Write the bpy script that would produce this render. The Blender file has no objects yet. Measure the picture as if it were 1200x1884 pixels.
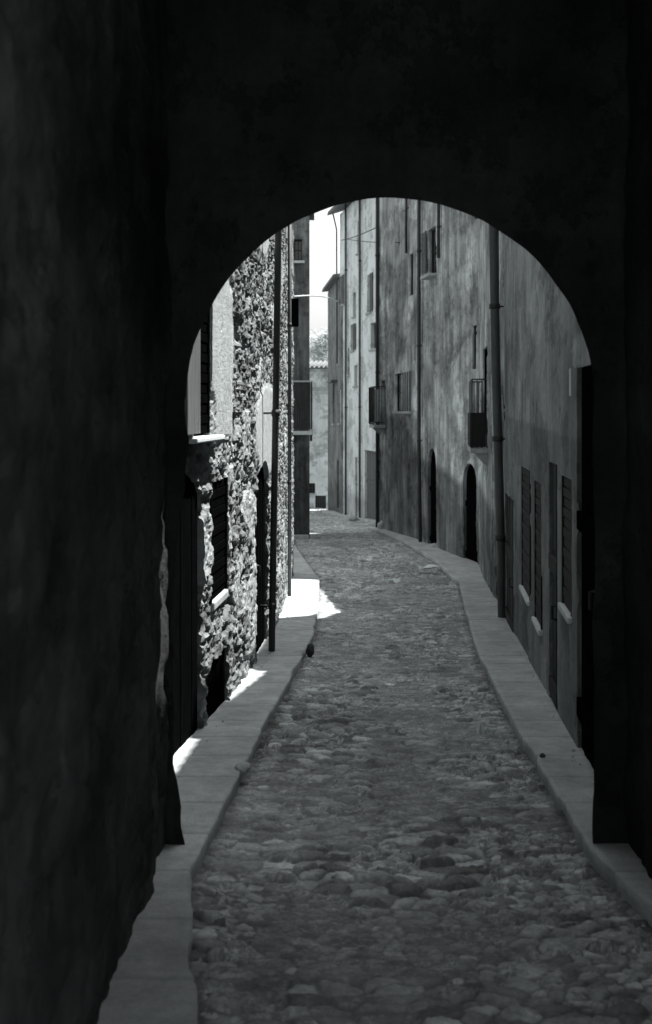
import bpy, bmesh, math, random
import numpy as np
from mathutils import Vector
random.seed(7); rng = np.random.RandomState(5)
S = bpy.context.scene; C = S.collection
PI = math.pi
# ------------------------------------------------------------------ camera
EYE = 1.75; F = 2300.0; HOR = 760.0
cam = bpy.data.cameras.new('camera'); co = bpy.data.objects.new('camera', cam); C.objects.link(co)
co.location = (0, 0, EYE); co.rotation_euler = (PI/2, 0, 0)
cam.sensor_fit = 'VERTICAL'; cam.sensor_height = 36; cam.sensor_width = 36*652/1024
cam.lens = F/1884*36; cam.shift_y = -(942-HOR)/1884; cam.clip_start = .05; cam.clip_end = 3000
cam.dof.use_dof = True; cam.dof.focus_distance = 12; cam.dof.aperture_fstop = 3.5
S.camera = co
# ------------------------------------------------------------------ light
ELEV = math.radians(65.0); AZ = math.radians(40.0)          # azimuth measured from +X towards +Y
sd = Vector((math.cos(ELEV)*math.cos(AZ), math.cos(ELEV)*math.sin(AZ), math.sin(ELEV)))
w = bpy.data.worlds.new('World'); S.world = w; w.use_nodes = True
nt = w.node_tree; nt.nodes.clear()
sky = nt.nodes.new('ShaderNodeTexSky'); sky.sky_type = 'NISHITA'; sky.sun_disc = False
sky.sun_elevation = ELEV; sky.sun_rotation = PI/2-AZ; sky.dust_density = 3
bw = nt.nodes.new('ShaderNodeHueSaturation'); bw.inputs['Saturation'].default_value = 0.04
bg = nt.nodes.new('ShaderNodeBackground'); bg.inputs[1].default_value = 0.088
wo = nt.nodes.new('ShaderNodeOutputWorld')
nt.links.new(sky.outputs[0], bw.inputs['Color']); nt.links.new(bw.outputs[0], bg.inputs[0]); nt.links.new(bg.outputs[0], wo.inputs[0])
sl = bpy.data.lights.new('sun', 'SUN'); sl.energy = 4.2; sl.angle = math.radians(.5); sl.color = (1, .985, .96)
so = bpy.data.objects.new('sun', sl); C.objects.link(so); so.location = (20, 20, 40)
so.rotation_euler = sd.to_track_quat('Z', 'Y').to_euler()
S.view_settings.view_transform = 'Standard'; S.view_settings.look = 'None'
S.view_settings.exposure = 1.5; S.view_settings.gamma = 1; S.view_settings.use_curve_mapping = False
S.render.engine = 'CYCLES'
S.cycles.max_bounces = 8; S.cycles.diffuse_bounces = 6

# ------------------------------------------------------------------ ground profile and plan lines
_gy = np.array([-12, 0, 25, 30, 35, 42, 52, 60, 72, 400.]); _gd = np.array([.97, 1.75, 3.37, 3.5, 3.6, 3.9, 4.4, 4.75, 5.25, 6.5])
def gz(Y): return EYE-np.interp(Y, _gy, _gd)
def P(Y, v): return EYE+(HOR-v)/F*Y                          # height of a photo row at distance Y
def wx(x, Y): return (x-600)/F*Y
LWy = [5.9, 7.2, 8.76, 10.2, 12.2, 16.7, 25.6, 26.4]; LWx = [-1.02, -.98, -.876, -.776, -.69, -.617, -.668, -.672]
def XLW(Y): return np.interp(Y, LWy, LWx)
def XRW(Y): return np.where(np.asarray(Y) < 27.9, 1.55+.0886*(np.asarray(Y)-7), 6.715-.1188*np.asarray(Y))
def YA(x): return .93/((x-600)/F-.0886)
def YB(x): return 6.715/((x-600)/F+.1188)
def YL(x):
    ys = np.linspace(6, 26, 2000); xs = 600+F*XLW(ys)/ys
    return float(np.interp(x, xs, ys))
def XC(Y): return 9.63-.159*np.asarray(Y)
def YC(x): return 9.63/((x-600)/F+.159)
KH = .07
LKy = [-8, 0, 2, 4.02, 4.9, 5.6, 7.56, 10.7, 14.8, 17.5, 24.8, 26.2]; LKx = [-.15, -.2, -.27, -.416, -.53, -.61, -.526, -.372, -.161, -.129, -.13, -.13]
RKy = [-8, 0, 3, 5.1, 5.94, 8.76, 13.3, 16.7, 24, 29.5, 35, 40.5, 42.2]; RKx = [1.4, 1.4, 1.38, 1.33, 1.26, 1.37, 1.62, 1.90, 2.56, 2.54, 2.1, 1.56, 1.45]

# ------------------------------------------------------------------ noise in numpy
def hsh(i, j, s=0.0):
    v = np.sin(i*127.1+j*311.7+s*74.7)*43758.5453
    return v-np.floor(v)
def vnoise(x, y, s=0.0):
    xi, yi = np.floor(x), np.floor(y); fx, fy = x-xi, y-yi
    fx = fx*fx*(3-2*fx); fy = fy*fy*(3-2*fy)
    a, b = hsh(xi, yi, s), hsh(xi+1, yi, s); c, d = hsh(xi, yi+1, s), hsh(xi+1, yi+1, s)
    return (a*(1-fx)+b*fx)*(1-fy)+(c*(1-fx)+d*fx)*fy
def fbm(x, y, s=0.0, o=4):
    t = 0; a = .5; n = 0
    for k in range(o):
        t = t+a*vnoise(x*2**k+k*17.3, y*2**k-k*9.1, s+k); n += a; a *= .5
    return t/n
def vor(x, y, s=0.0, jit=.85):
    xi, yi = np.floor(x), np.floor(y)
    f1 = np.full(x.shape, 9.); f2 = np.full(x.shape, 9.); idv = np.zeros(x.shape)
    for a in (-1, 0, 1):
        for b in (-1, 0, 1):
            cx, cy = xi+a, yi+b
            px = cx+.5+(hsh(cx, cy, s)-.5)*jit; py = cy+.5+(hsh(cx, cy, s+5)-.5)*jit
            d = np.hypot(x-px, y-py); r = hsh(cx, cy, s+11)
            near = d < f1
            f2 = np.where(near, f1, np.minimum(f2, d)); idv = np.where(near, r, idv); f1 = np.where(near, d, f1)
    return f1, f2, idv
def sstep(a, b, x):
    t = np.clip((x-a)/(b-a), 0, 1); return t*t*(3-2*t)

# ------------------------------------------------------------------ mesh helpers
def mesh_np(name, V, Q, tone=None, smooth=True):
    V = np.asarray(V, dtype=np.float32).reshape(-1, 3); Q = np.asarray(Q, dtype=np.int32).reshape(-1, 4)
    me = bpy.data.meshes.new(name)
    me.vertices.add(len(V)); me.vertices.foreach_set('co', V.ravel())
    me.loops.add(Q.size); me.loops.foreach_set('vertex_index', Q.ravel())
    me.polygons.add(len(Q)); me.polygons.foreach_set('loop_start', np.arange(0, Q.size, 4, dtype=np.int32))
    me.polygons.foreach_set('use_smooth', np.full(len(Q), smooth))
    me.update(calc_edges=True); me.validate()
    if tone is not None:
        at = me.attributes.new('tone', 'FLOAT', 'POINT'); at.data.foreach_set('value', np.asarray(tone, dtype=np.float32).ravel())
    return me
class MB:
    """collects boxes, tubes and sheets and links them as one mesh object"""
    def __init__(s): s.bm = bmesh.new()
    def poly(s, pts, faces):
        vs = [s.bm.verts.new(p) for p in pts]
        for f in faces:
            try: s.bm.faces.new([vs[i] for i in f])
            except ValueError: pass
        return s
    def box(s, x0, x1, y0, y1, z0, z1):
        p = [(x0,y0,z0),(x1,y0,z0),(x1,y1,z0),(x0,y1,z0),(x0,y0,z1),(x1,y0,z1),(x1,y1,z1),(x0,y1,z1)]
        return s.poly(p, [(0,3,2,1),(4,5,6,7),(0,1,5,4),(1,2,6,5),(2,3,7,6),(3,0,4,7)])
    def obox(s, A, B, n, d0, d1, z0, z1):
        """box along the plan segment A-B, between offsets d0 and d1 on the unit normal n"""
        q = [(A[0]+n[0]*d0, A[1]+n[1]*d0), (B[0]+n[0]*d0, B[1]+n[1]*d0), (B[0]+n[0]*d1, B[1]+n[1]*d1), (A[0]+n[0]*d1, A[1]+n[1]*d1)]
        if not isinstance(z1, (tuple, list)): z1 = (z1, z1)
        if not isinstance(z0, (tuple, list)): z0 = (z0, z0)
        zl = (z0[0], z0[1], z0[1], z0[0]); zh = (z1[0], z1[1], z1[1], z1[0])
        p = [(a[0], a[1], z) for a, z in zip(q, zl)]+[(a[0], a[1], z) for a, z in zip(q, zh)]
        return s.poly(p, [(0,3,2,1),(4,5,6,7),(0,1,5,4),(1,2,6,5),(2,3,7,6),(3,0,4,7)])
    def tube(s, pts, r, n=10, cap=True):
        pts = [Vector(p) for p in pts]; rings = []
        for i, p in enumerate(pts):
            d = (pts[min(i+1, len(pts)-1)]-pts[max(i-1, 0)]).normalized()
            a = d.cross(Vector((0, 1, 0.01)) if abs(d.z) > .7 else Vector((0, 0, 1))).normalized(); b = d.cross(a).normalized()
            rr = r[i] if isinstance(r, (list, tuple)) else r
            rings.append([s.bm.verts.new(p+a*math.cos(2*PI*k/n)*rr+b*math.sin(2*PI*k/n)*rr) for k in range(n)])
        for i in range(len(rings)-1):
            for k in range(n):
                f = s.bm.faces.new((rings[i][k], rings[i][(k+1) % n], rings[i+1][(k+1) % n], rings[i+1][k])); f.smooth = True
        if cap:
            for rg in (rings[0], rings[-1]): s.bm.faces.new(rg)
        return s
    def blob(s, c, r, sub=2, rough=.2, seed=1):
        g = bmesh.ops.create_icosphere(s.bm, subdivisions=sub, radius=1)
        rr = random.Random(seed); o = [rr.uniform(0, 9) for _ in range(3)]
        for v in g['verts']:
            k = 1+rough*(math.sin(v.co.x*3+o[0])*math.sin(v.co.y*3.7+o[1])+.5*math.sin(v.co.z*6+o[2]+v.co.x*5))
            v.co = Vector((c[0]+v.co.x*r[0]*k, c[1]+v.co.y*r[1]*k, c[2]+v.co.z*r[2]*k))
        for f in s.bm.faces: f.smooth = True
        return s
    def build(s, name, mat, parent=None, bevel=0):
        bmesh.ops.recalc_face_normals(s.bm, faces=s.bm.faces)
        me = bpy.data.meshes.new(name); s.bm.to_mesh(me); s.bm.free()
        at = me.attributes.new('tone', 'FLOAT', 'POINT'); at.data.foreach_set('value', np.ones(len(me.vertices), dtype=np.float32))
        return link(name, me, mat, parent, bevel)
def link(name, me, mat, parent=None, bevel=0):
    o = bpy.data.objects.new(name, me); C.objects.link(o); me.materials.append(mat)
    if parent is not None:
        o.parent = parent
        if parent.type == 'EMPTY' : o.location = -parent.location
    if bevel:
        m = o.modifiers.new('bevel', 'BEVEL'); m.width = bevel; m.segments = 2; m.limit_method = 'ANGLE'
    return o
def tag(o, label, cat, group=None):
    o['label'] = label; o['category'] = cat
    if group: o['group'] = group
    return o
def thing(name, label, cat, loc, group=None):
    o = bpy.data.objects.new(name, None); C.objects.link(o); o.location = loc; o.empty_display_size = .2
    return tag(o, label, cat, group)
def structure(o): o['kind'] = 'structure'; return o

# ------------------------------------------------------------------ materials
TINT = (.925, .995, 1.0)
def g(v, a=1): return (v*TINT[0], v*TINT[1], v*TINT[2], 1)
class Mat:
    def __init__(s, name, rough=.9, spec=.25):
        s.m = bpy.data.materials.new(name); s.m.use_nodes = True; s.nt = s.m.node_tree
        s.b = s.nt.nodes['Principled BSDF']; s.b.inputs['Roughness'].default_value = rough
        s.b.inputs['Specular IOR Level'].default_value = spec
        s.co = s.n('ShaderNodeTexCoord').outputs['Object']
    def n(s, t, **k):
        o = s.nt.nodes.new(t)
        for a, v in k.items(): setattr(o, a, v)
        return o
    def l(s, a, b): s.nt.links.new(a, b)
    def noise(s, sc, det=5, rough=.6, stretch=(1, 1, 1), off=0):
        mp = s.n('ShaderNodeMapping'); mp.inputs['Scale'].default_value = stretch; mp.inputs['Location'].default_value = (off, off*1.3, off*.7)
        s.l(s.co, mp.inputs[0]); t = s.n('ShaderNodeTexNoise'); s.l(mp.outputs[0], t.inputs['Vector'])
        t.inputs['Scale'].default_value = sc; t.inputs['Detail'].default_value = det; t.inputs['Roughness'].default_value = rough
        return t.outputs['Fac']
    def ramp(s, x, a, b, lo, hi):
        r = s.n('ShaderNodeMapRange'); r.inputs['From Min'].default_value = a; r.inputs['From Max'].default_value = b
        r.inputs['To Min'].default_value = lo; r.inputs['To Max'].default_value = hi; s.l(x, r.inputs['Value']); return r.outputs[0]
    def math(s, op, a, b):
        r = s.n('ShaderNodeMath', operation=op)
        for i, q in enumerate((a, b)):
            if isinstance(q, (int, float)): r.inputs[i].default_value = q
            else: s.l(q, r.inputs[i])
        return r.outputs[0]
    def color(s, val):
        """val: grey value socket -> tinted base colour"""
        c = s.n('ShaderNodeCombineColor')
        for i in range(3): s.l(s.math('MULTIPLY', val, TINT[i]), c.inputs[i])
        s.l(c.outputs[0], s.b.inputs['Base Color']); return s
    def bump(s, h, dist=.01, st=.6):
        b = s.n('ShaderNodeBump'); b.inputs['Distance'].default_value = dist; b.inputs['Strength'].default_value = st
        s.l(h, b.inputs['Height']); s.l(b.outputs[0], s.b.inputs['Normal']); return s
    def attr(s, nm='tone'):
        a = s.n('ShaderNodeAttribute', attribute_name=nm); return a.outputs['Fac']
    def z(s):
        x = s.n('ShaderNodeSeparateXYZ'); s.l(s.co, x.inputs[0]); return x.outputs['Z']
def plain(name, v, rough=.8, var=.35, sc=6, spec=.25, metal=0, stretch=(1, 1, 1), bump=.004):
    m = Mat(name, rough, spec); m.b.inputs['Metallic'].default_value = metal
    f = m.noise(sc, 6, .65, stretch); m.color(m.ramp(f, .3, .7, v*(1-var), v*(1+var)))
    m.bump(m.noise(sc*5, 4, .7, stretch, 3), bump, .6); return m.m
def plaster(name, v, tone=True, streak=.3, patch=.35, seed=0, dado=None, bump=.012, rough=.95):
    m = Mat(name, rough, .15)
    big = m.ramp(m.noise(.9, 6, .65, (1, .55, 1), seed), .36, .66, 1-patch, 1+patch)
    st = m.ramp(m.noise(3.2, 5, .6, (1, .6, .13), seed+4), .35, .68, 1-streak, 1+streak*.8)
    st2 = m.ramp(m.noise(12, 4, .6, (1, .5, .07), seed+6), .35, .68, 1-streak*.6, 1+streak*.5); st = m.math('MULTIPLY', st, st2)
    fine = m.ramp(m.noise(19, 5, .7, (1, .6, 1), seed+8), .3, .7, .82, 1.15)
    # worn islands where the coat has come off and the darker bed shows
    isl = m.ramp(m.noise(2.3, 8, .72, (1, .5, .8), seed+20), .535, .56, 1, .70)
    val = m.math('MULTIPLY', m.math('MULTIPLY', big, st), m.math('MULTIPLY', fine, v))
    val = m.math('MULTIPLY', val, isl)
    if tone: val = m.math('MULTIPLY', val, m.attr())
    m.color(m.math('MINIMUM', val, .85))
    h = m.math('ADD', m.noise(14, 6, .7, (1, .6, 1), seed+2), m.math('MULTIPLY', isl, .8))
    m.bump(h, bump, .9); return m.m
def wood(name, v, rough=.75):
    m = Mat(name, rough, .2)
    gr = m.ramp(m.noise(9, 6, .7, (3, 3, .25)), .3, .7, v*.6, v*1.45); m.color(gr); m.bump(m.noise(14, 5, .7, (4, 4, .2)), .006, .8); return m.m
M = {}
m = Mat('cobbles', .8, .3)
v0 = m.math('MULTIPLY', m.attr(), m.ramp(m.noise(38, 5, .7), .3, .7, .7, 1.3))
v0 = m.math('MULTIPLY', v0, m.ramp(m.noise(.8, 6, .65, (1, .7, 1)), .34, .66, .72, 1.25))
m.color(m.math('MULTIPLY', v0, .40)); m.bump(m.noise(60, 5, .75), .006, .8); M['cobbles'] = m.m
m = Mat('paving', .85, .25)
v0 = m.math('MULTIPLY', m.attr(), m.ramp(m.noise(2.2, 7, .7), .3, .7, .8, 1.18))
v0 = m.math('MULTIPLY', v0, m.ramp(m.noise(70, 4, .7), .3, .7, .86, 1.12))
v0 = m.math('MULTIPLY', v0, m.ramp(m.noise(5, 8, .75, off=9), .40, .62, 1.08, .8))
m.color(m.math('MULTIPLY', v0, .50)); m.bump(m.noise(30, 6, .75), .010, .9); M['paving'] = m.m
m = Mat('rubble', .95, .15)
v0 = m.math('MULTIPLY', m.attr(), m.ramp(m.noise(16, 6, .75, (1, .5, 1)), .3, .7, .72, 1.25))
m.color(m.math('MINIMUM', m.math('MULTIPLY', v0, .205), .85)); m.bump(m.noise(30, 6, .75, (1, .5, 1)), .012, 1.0); M['rubble'] = m.m
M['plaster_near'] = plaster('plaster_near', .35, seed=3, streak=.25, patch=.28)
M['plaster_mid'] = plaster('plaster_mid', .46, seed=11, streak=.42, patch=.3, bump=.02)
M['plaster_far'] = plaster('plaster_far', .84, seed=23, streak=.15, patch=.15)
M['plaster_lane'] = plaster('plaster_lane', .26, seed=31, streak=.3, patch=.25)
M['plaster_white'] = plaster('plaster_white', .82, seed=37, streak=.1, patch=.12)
M['plaster_left'] = plaster('plaster_left', .17, seed=41, streak=.4, patch=.35)
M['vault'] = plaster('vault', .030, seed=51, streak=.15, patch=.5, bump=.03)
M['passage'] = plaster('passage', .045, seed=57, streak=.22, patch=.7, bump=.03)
M['stone'] = plain('stone', .42, .85, .25, 9)
M['pale_stone'] = plain('pale_stone', .66, .85, .15, 9)
M['dark_wood'] = wood('dark_wood', .045); M['grey_wood'] = wood('grey_wood', .12); M['black_wood'] = wood('black_wood', .02)
M['shade_black_wood'] = plain('shade_black_wood', .0035, 1.0, .3, 9, 0.0); M['iron'] = plain('iron', .03, .55, .4, 30, .4, 0)  # near-black boards; the shade of deep openings is put into their colour
M['zinc'] = plain('zinc', .10, .5, .35, 5, .4, .3, (1, 1, .3))
M['dark_zinc'] = plain('dark_zinc', .045, .55, .35, 5, .35, .2, (1, 1, .3))
M['tile'] = plain('tile', .16, .9, .35, 14)
M['paper'] = plain('paper', .8, .8, .06, 20)
M['cloth'] = plain('cloth', .8, .9, .08, 10)
M['glass'] = plain('glass', .02, .12, .1, 3, .6, 0, bump=.001)
M['earth'] = plain('earth', .12, .95, .3, 3)
M['cable'] = plain('cable', .05, .7, .1, 9); M['pale_cable'] = plain('pale_cable', .5, .6, .1, 9)

# ------------------------------------------------------------------ wall generator
def lines(a, b, step, extra, fine=None):
    pts = [a]
    while pts[-1] < b-1e-6:
        s = step(pts[-1]) if callable(step) else step
        pts.append(min(b, pts[-1]+s))
    pts = np.array(pts)
    for e in extra:
        if a+1e-6 < e < b-1e-6:
            i = np.argmin(abs(pts-e))
            if 0 < i < len(pts)-1: pts[i] = e
            else: pts = np.sort(np.append(pts, e))
    return np.unique(pts)
def wall_mesh(name, pf, nf, us, zs, ops, top, disp, tone, smooth=True):
    """sheet wall: pf(u)->(X,Y), nf(u)->outward normal; openings cut out with reveals; last row follows top(u)"""
    us = np.asarray(us); zs = np.asarray(zs); nu, nz = len(us), len(zs)
    U, Z = np.meshgrid(us, zs, indexing='ij'); Z = Z.copy()
    if top is not None: Z[:, -1] = top(us)
    def place(U, Z, off=0):
        x, y = pf(U); nx, ny = nf(U); d = disp(U, Z)+off
        return np.stack([x+nx*d, y+ny*d, Z], -1)
    V = [place(U, Z).reshape(-1, 3)]; T = [tone(U, Z).reshape(-1)]; Q = []
    uc = (us[:-1]+us[1:])/2; zc = (zs[:-1]+zs[1:])/2
    UC, ZC = np.meshgrid(uc, zc, indexing='ij'); keep = np.ones(UC.shape, bool)
    for o in ops: keep &= ~((UC > o['u'][0]) & (UC < o['u'][1]) & (ZC > o['z'][0]) & (ZC < o['z'][1]))
    I, J = np.nonzero(keep); a = I*nz+J
    Q.append(np.stack([a, a+nz, a+nz+1, a+1], -1)); base = nu*nz
    def addgrid(G, TT):
        nonlocal base
        a_, b_ = G.shape[:2]; i, j = np.meshgrid(np.arange(a_-1), np.arange(b_-1), indexing='ij'); k = base+i*b_+j
        V.append(G.reshape(-1, 3)); T.append(TT.reshape(-1)); Q.append(np.stack([k, k+b_, k+b_+1, k+1], -1).reshape(-1, 4)); base += a_*b_
    for o in ops:
        u0, u1 = o['u']; z0, z1 = o['z']; dep = o.get('depth', .25); rise = o.get('rise', 0); nd = 5
        du = us[(us >= u0-1e-6) & (us <= u1+1e-6)]; dz = zs[(zs >= z0-1e-6) & (zs <= z1+1e-6)]
        if len(dz) < 2 or abs(dz[0]-z0) > 1e-3: dz = np.append([z0], dz)
        t = (du-u0)/(u1-u0)*2-1; crown = z1-rise+rise*np.sqrt(np.clip(1-t*t, 0, 1))
        if rise:
            k = np.linspace(0, 1, 9)[None, :]; ZZ = crown[:, None]*(1-k)+z1*k; UU = np.repeat(du[:, None], 9, 1)
            addgrid(place(UU, ZZ), tone(UU, ZZ))
        ds = np.linspace(0, -dep, nd)
        def reveal(ul, zl):
            G = []; TT = []
            for d in ds:
                G.append(place(ul, zl, d)); TT.append(tone(ul, zl))
            addgrid(np.stack(G, 1), np.stack(TT, 1))
        reveal(du, crown)
        reveal(np.full(len(dz), u0), np.minimum(dz, z1-rise)); reveal(np.full(len(dz), u1), np.minimum(dz, z1-rise))
        reveal(du, np.full(len(du), z0))
    return mesh_np(name, np.concatenate(V), np.concatenate(Q), np.concatenate(T), smooth)
def wall_body(mesh_obj_name, pf, nf, knots, back, z0, top, mat, parent, inset=.5):
    """the solid mass of a house behind its street face"""
    mb = MB()
    for a, b in zip(knots[:-1], knots[1:]):
        A = pf(np.array(a)); B = pf(np.array(b)); n = nf(np.array((a+b)/2))
        ta, tb = float(top(a)), float(top(b))
        mb.obox((float(A[0]), float(A[1])), (float(B[0]), float(B[1])), (float(n[0]), float(n[1])), -inset, -back, z0, (ta, tb))
    return mb.build(mesh_obj_name, mat, parent)
def roof(pf, nf, knots, over, back, top, parent, pitch=.32, ends=(0, 0)):
    """pitched tile roof: rows of half-round tiles over a board, eave towards the street"""
    mb = MB(); kn = list(knots)
    kn[0] -= ends[0]; kn[-1] += ends[1]
    for a, b in zip(kn[:-1], kn[1:]):
        A = pf(np.array(a)); B = pf(np.array(b)); n = nf(np.array((a+b)/2)); n = (float(n[0]), float(n[1]))
        A = (float(A[0]), float(A[1])); B = (float(B[0]), float(B[1])); ta, tb = float(top(a)), float(top(b))
        pts = []
        for dz in (0, .1):
            for (q, t) in ((A, ta), (B, tb)):
                for d in (over, -back):
                    pts.append((q[0]+n[0]*d, q[1]+n[1]*d, t+dz+(over-d)*pitch))
        mb.poly(pts, [(0,1,3,2),(4,6,7,5),(0,2,6,4),(1,5,7,3),(0,4,5,1),(2,3,7,6)])
        L = math.hypot(B[0]-A[0], B[1]-A[1]); k = max(1, int(L/.24))
        for i in range(k):
            f = (i+.5)/k; q = (A[0]+(B[0]-A[0])*f, A[1]+(B[1]-A[1])*f); t = ta+(tb-ta)*f+.1
            mb.tube([(q[0]+n[0]*(over-.03), q[1]+n[1]*(over-.03), t), (q[0]-n[0]*back, q[1]-n[1]*back, t+(over+back)*pitch)], .085, 6)
    return mb.build('roof', M['tile'], parent)
def leaf_boards(pf, nf, u0, u1, z0, z1, d, mat, parent, name='door', n=6, rise=0, battens=True, handle=False):
    """a boarded leaf standing d behind the wall face"""
    mb = MB(); us = np.linspace(u0, u1, n+1)
    for i in range(n):
        A = pf(np.array(us[i]+.006)); B = pf(np.array(us[i+1]-.006)); nn = nf(np.array((us[i]+us[i+1])/2))
        tt = ((us[i]+us[i+1])/2-u0)/(u1-u0)*2-1; zt = z1-rise+rise*math.sqrt(max(0, 1-tt*tt)) + (.06 if rise else 0)
        mb.obox((float(A[0]), float(A[1])), (float(B[0]), float(B[1])), (float(nn[0]), float(nn[1])), -d-.04-.004*(i % 2), -d-.004*(i % 2), z0, zt)
    for zz in (z0+(z1-z0)*.18, z0+(z1-z0)*.62) if battens else ():
        A = pf(np.array(u0+.01)); B = pf(np.array(u1-.01)); nn = nf(np.array((u0+u1)/2))
        mb.obox((float(A[0]), float(A[1])), (float(B[0]), float(B[1])), (float(nn[0]), float(nn[1])), -d+.002, -d+.03, zz, zz+.12)
    o = mb.build(name, mat, parent)
    if handle:
        h = MB(); u = u0+(u1-u0)*.12; A = pf(np.array(u)); nn = nf(np.array(u)); zz = z0+(z1-z0)*.5
        a = (float(A[0])+float(nn[0])*(-d+.005), float(A[1])+float(nn[1])*(-d+.005)); b = (a[0]+float(nn[0])*.05, a[1]+float(nn[1])*.05)
        h.tube([(a[0], a[1], zz-.06), (b[0], b[1], zz-.05), (b[0], b[1], zz+.05), (a[0], a[1], zz+.06)], .012, 6).build('handle', M['iron'], o)
    return o
def pt(pf, nf, u, off):
    A = pf(np.array(float(u))); n = nf(np.array(float(u))); return (float(A[0])+float(n[0])*off, float(A[1])+float(n[1])*off), (float(n[0]), float(n[1]))
def wbox(mb, pf, nf, u0, u1, d0, d1, z0, z1):
    A, n = pt(pf, nf, u0, 0); B, _ = pt(pf, nf, u1, 0); _, n = pt(pf, nf, (u0+u1)/2, 0)
    return mb.obox(A, B, n, d0, d1, z0, z1)
def window(pf, nf, u0, u1, z0, z1, parent, d=.2, mat='grey_wood', sill='stone', sillout=.08, bars=1):
    """framed casement (> pane), with its sill"""
    f = MB(); t = min(.05, (u1-u0)*.12)
    wbox(f, pf, nf, u0, u0+t, -d-.05, -d, z0, z1); wbox(f, pf, nf, u1-t, u1, -d-.05, -d, z0, z1)
    wbox(f, pf, nf, u0+t, u1-t, -d-.05, -d-.002, z0, z0+.05); wbox(f, pf, nf, u0+t, u1-t, -d-.05, -d-.002, z1-.05, z1)
    um = (u0+u1)/2; wbox(f, pf, nf, um-t*.5, um+t*.5, -d-.045, -d+.003, z0+.05, z1-.05)
    for k in range(bars):
        zz = z0+(z1-z0)*(k+1)/(bars+1); wbox(f, pf, nf, u0+t, um-t*.5, -d-.045, -d-.004, zz-.015, zz+.015); wbox(f, pf, nf, um+t*.5, u1-t, -d-.045, -d-.004, zz-.015, zz+.015)
    o = f.build('window', M[mat], parent)
    p = MB(); wbox(p, pf, nf, u0+.01, u1-.01, -d-.04, -d-.03, z0+.01, z1-.01); p.build('pane', M['glass'], o)
    if sill:
        s = MB(); wbox(s, pf, nf, u0-.08, u1+.08, -d+.05, sillout, z0-.07, z0+.004); s.build('sill', M[sill], o, .008)
    return o
def shutter(pf, nf, u0, u1, z0, z1, parent, mat='dark_wood', off=.03, slats=True):
    s = MB(); wbox(s, pf, nf, u0, u0+.05, off, off+.035, z0, z1); wbox(s, pf, nf, u1-.05, u1, off, off+.035, z0, z1)
    n = max(6, int((z1-z0)/.07))
    for k in range(n):
        za = z0+(z1-z0)*k/n; wbox(s, pf, nf, u0+.05, u1-.05, off+.004+(.006 if k % 2 else 0), off+.022+(.006 if k % 2 else 0), za, za+(z1-z0)/n*.86)
    return s.build('shutter', M[mat], parent)
def downpipe(pts, r, mat, parent, brk=None, cy=None):
    mb = MB(); mb.tube(pts, r, 12); o = mb.build('downpipe', M[mat], parent)
    for z in brk or []:
        for i in range(len(pts)-1):
            (x0, y0, z0), (x1, y1, z1) = pts[i], pts[i+1]
            if min(z0, z1) <= z < max(z0, z1):
                f = (z-z0)/(z1-z0); x = x0+(x1-x0)*f; y = y0+(y1-y0)*f; b = MB()
                b.tube([(x, y, z-.035), (x, y, z+.035)], r*1.22, 12)
                b.tube([(x, y, z), (x+(cy or .15), y, z)], .012, 6)
                b.build('pipe_bracket', M['iron'], o)
    return o

# ------------------------------------------------------------------ ground, road, pavements
xs = np.array([-300, -60, -12, -3, -1, 0, 1, 2.5, 5, 15, 60, 300.]); ys = np.concatenate([np.linspace(-30, 80, 56), [120, 200, 400, 900]])
X, Y = np.meshgrid(xs, ys, indexing='ij'); Z = gz(Y)-.10
i, j = np.meshgrid(np.arange(len(xs)-1), np.arange(len(ys)-1), indexing='ij'); k = i*len(ys)+j
structure(link('ground', mesh_np('ground', np.stack([X, Y, Z], -1), np.stack([k, k+len(ys), k+len(ys)+1, k+1], -1)), M['earth']))

XLRy = LKy+[33, 36.2, 38, 52, 58, 70]; XLRx = LKx[:-1]+[-.2]+[-.79, -.95, -.75, -1.0, -1.4, -1.6]
XRRy = RKy+[43, 48, 57, 60, 70]; XRRx = RKx+[2.6, 2.1, .6, 1.2, 1.5]
ys = [-8.0]
while ys[-1] < 68: ys.append(ys[-1]+(.12 if ys[-1] < 3.3 else max(.0075, ys[-1]*.0019)))
ys = np.array(ys); t = np.linspace(0, 1, 250)
XLr = np.interp(ys, XLRy, XLRx)-.06; XRr = np.interp(ys, XRRy, XRRx)+.06
X = XLr[:, None]*(1-t)+XRr[:, None]*t; Y = np.repeat(ys[:, None], len(t), 1)
wxn = X+.10*(fbm(X*3, Y*3, 3)-.5); wyn = Y+.10*(fbm(X*3, Y*3, 8)-.5)
sm = sstep(.42, .64, fbm(X*1.6, Y*1.0, 21, 5))                      # where sand and dirt cover the stones
pick = sstep(.42, .48, fbm(X*3.2, Y*2.6, 91, 4))                    # coarse and fine setts laid in patches
rough = fbm(X*20, Y*20, 33, 4)-.5
def stones(cx, cy, sd_):
    f1, f2, q = vor(wxn/cx, wyn/cy, sd_, .95); jn = sstep(.0, .2, f2-f1+.22*rough)
    dm = np.clip(1-(f1/.80)**2, 0, 1)**.5*jn
    return dm*(.10+.90*q), q, jn
h1, q1, j1 = stones(.145, .095, 1.0); h2, q2, j2 = stones(.072, .052, 6.0)
idv = q1*pick+q2*(1-pick); joint = j1*pick+j2*(1-pick)
hgt = (h1*.046*pick+h2*.026*(1-pick))*(1-.6*sm)+.018*rough*(.4+.6*joint)+.010*(fbm(X*55, Y*55, 13, 2)-.5)+.035*(fbm(X*.9, Y*.6, 5, 3)-.5)
u = (X-XLr[:, None])/(XRr-XLr)[:, None]; hgt = hgt-.022*(1-(2*u-1)**2)-.022      # slight dip in the middle
rnd = hsh(np.floor(idv*3111), 1., 6.)
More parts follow.
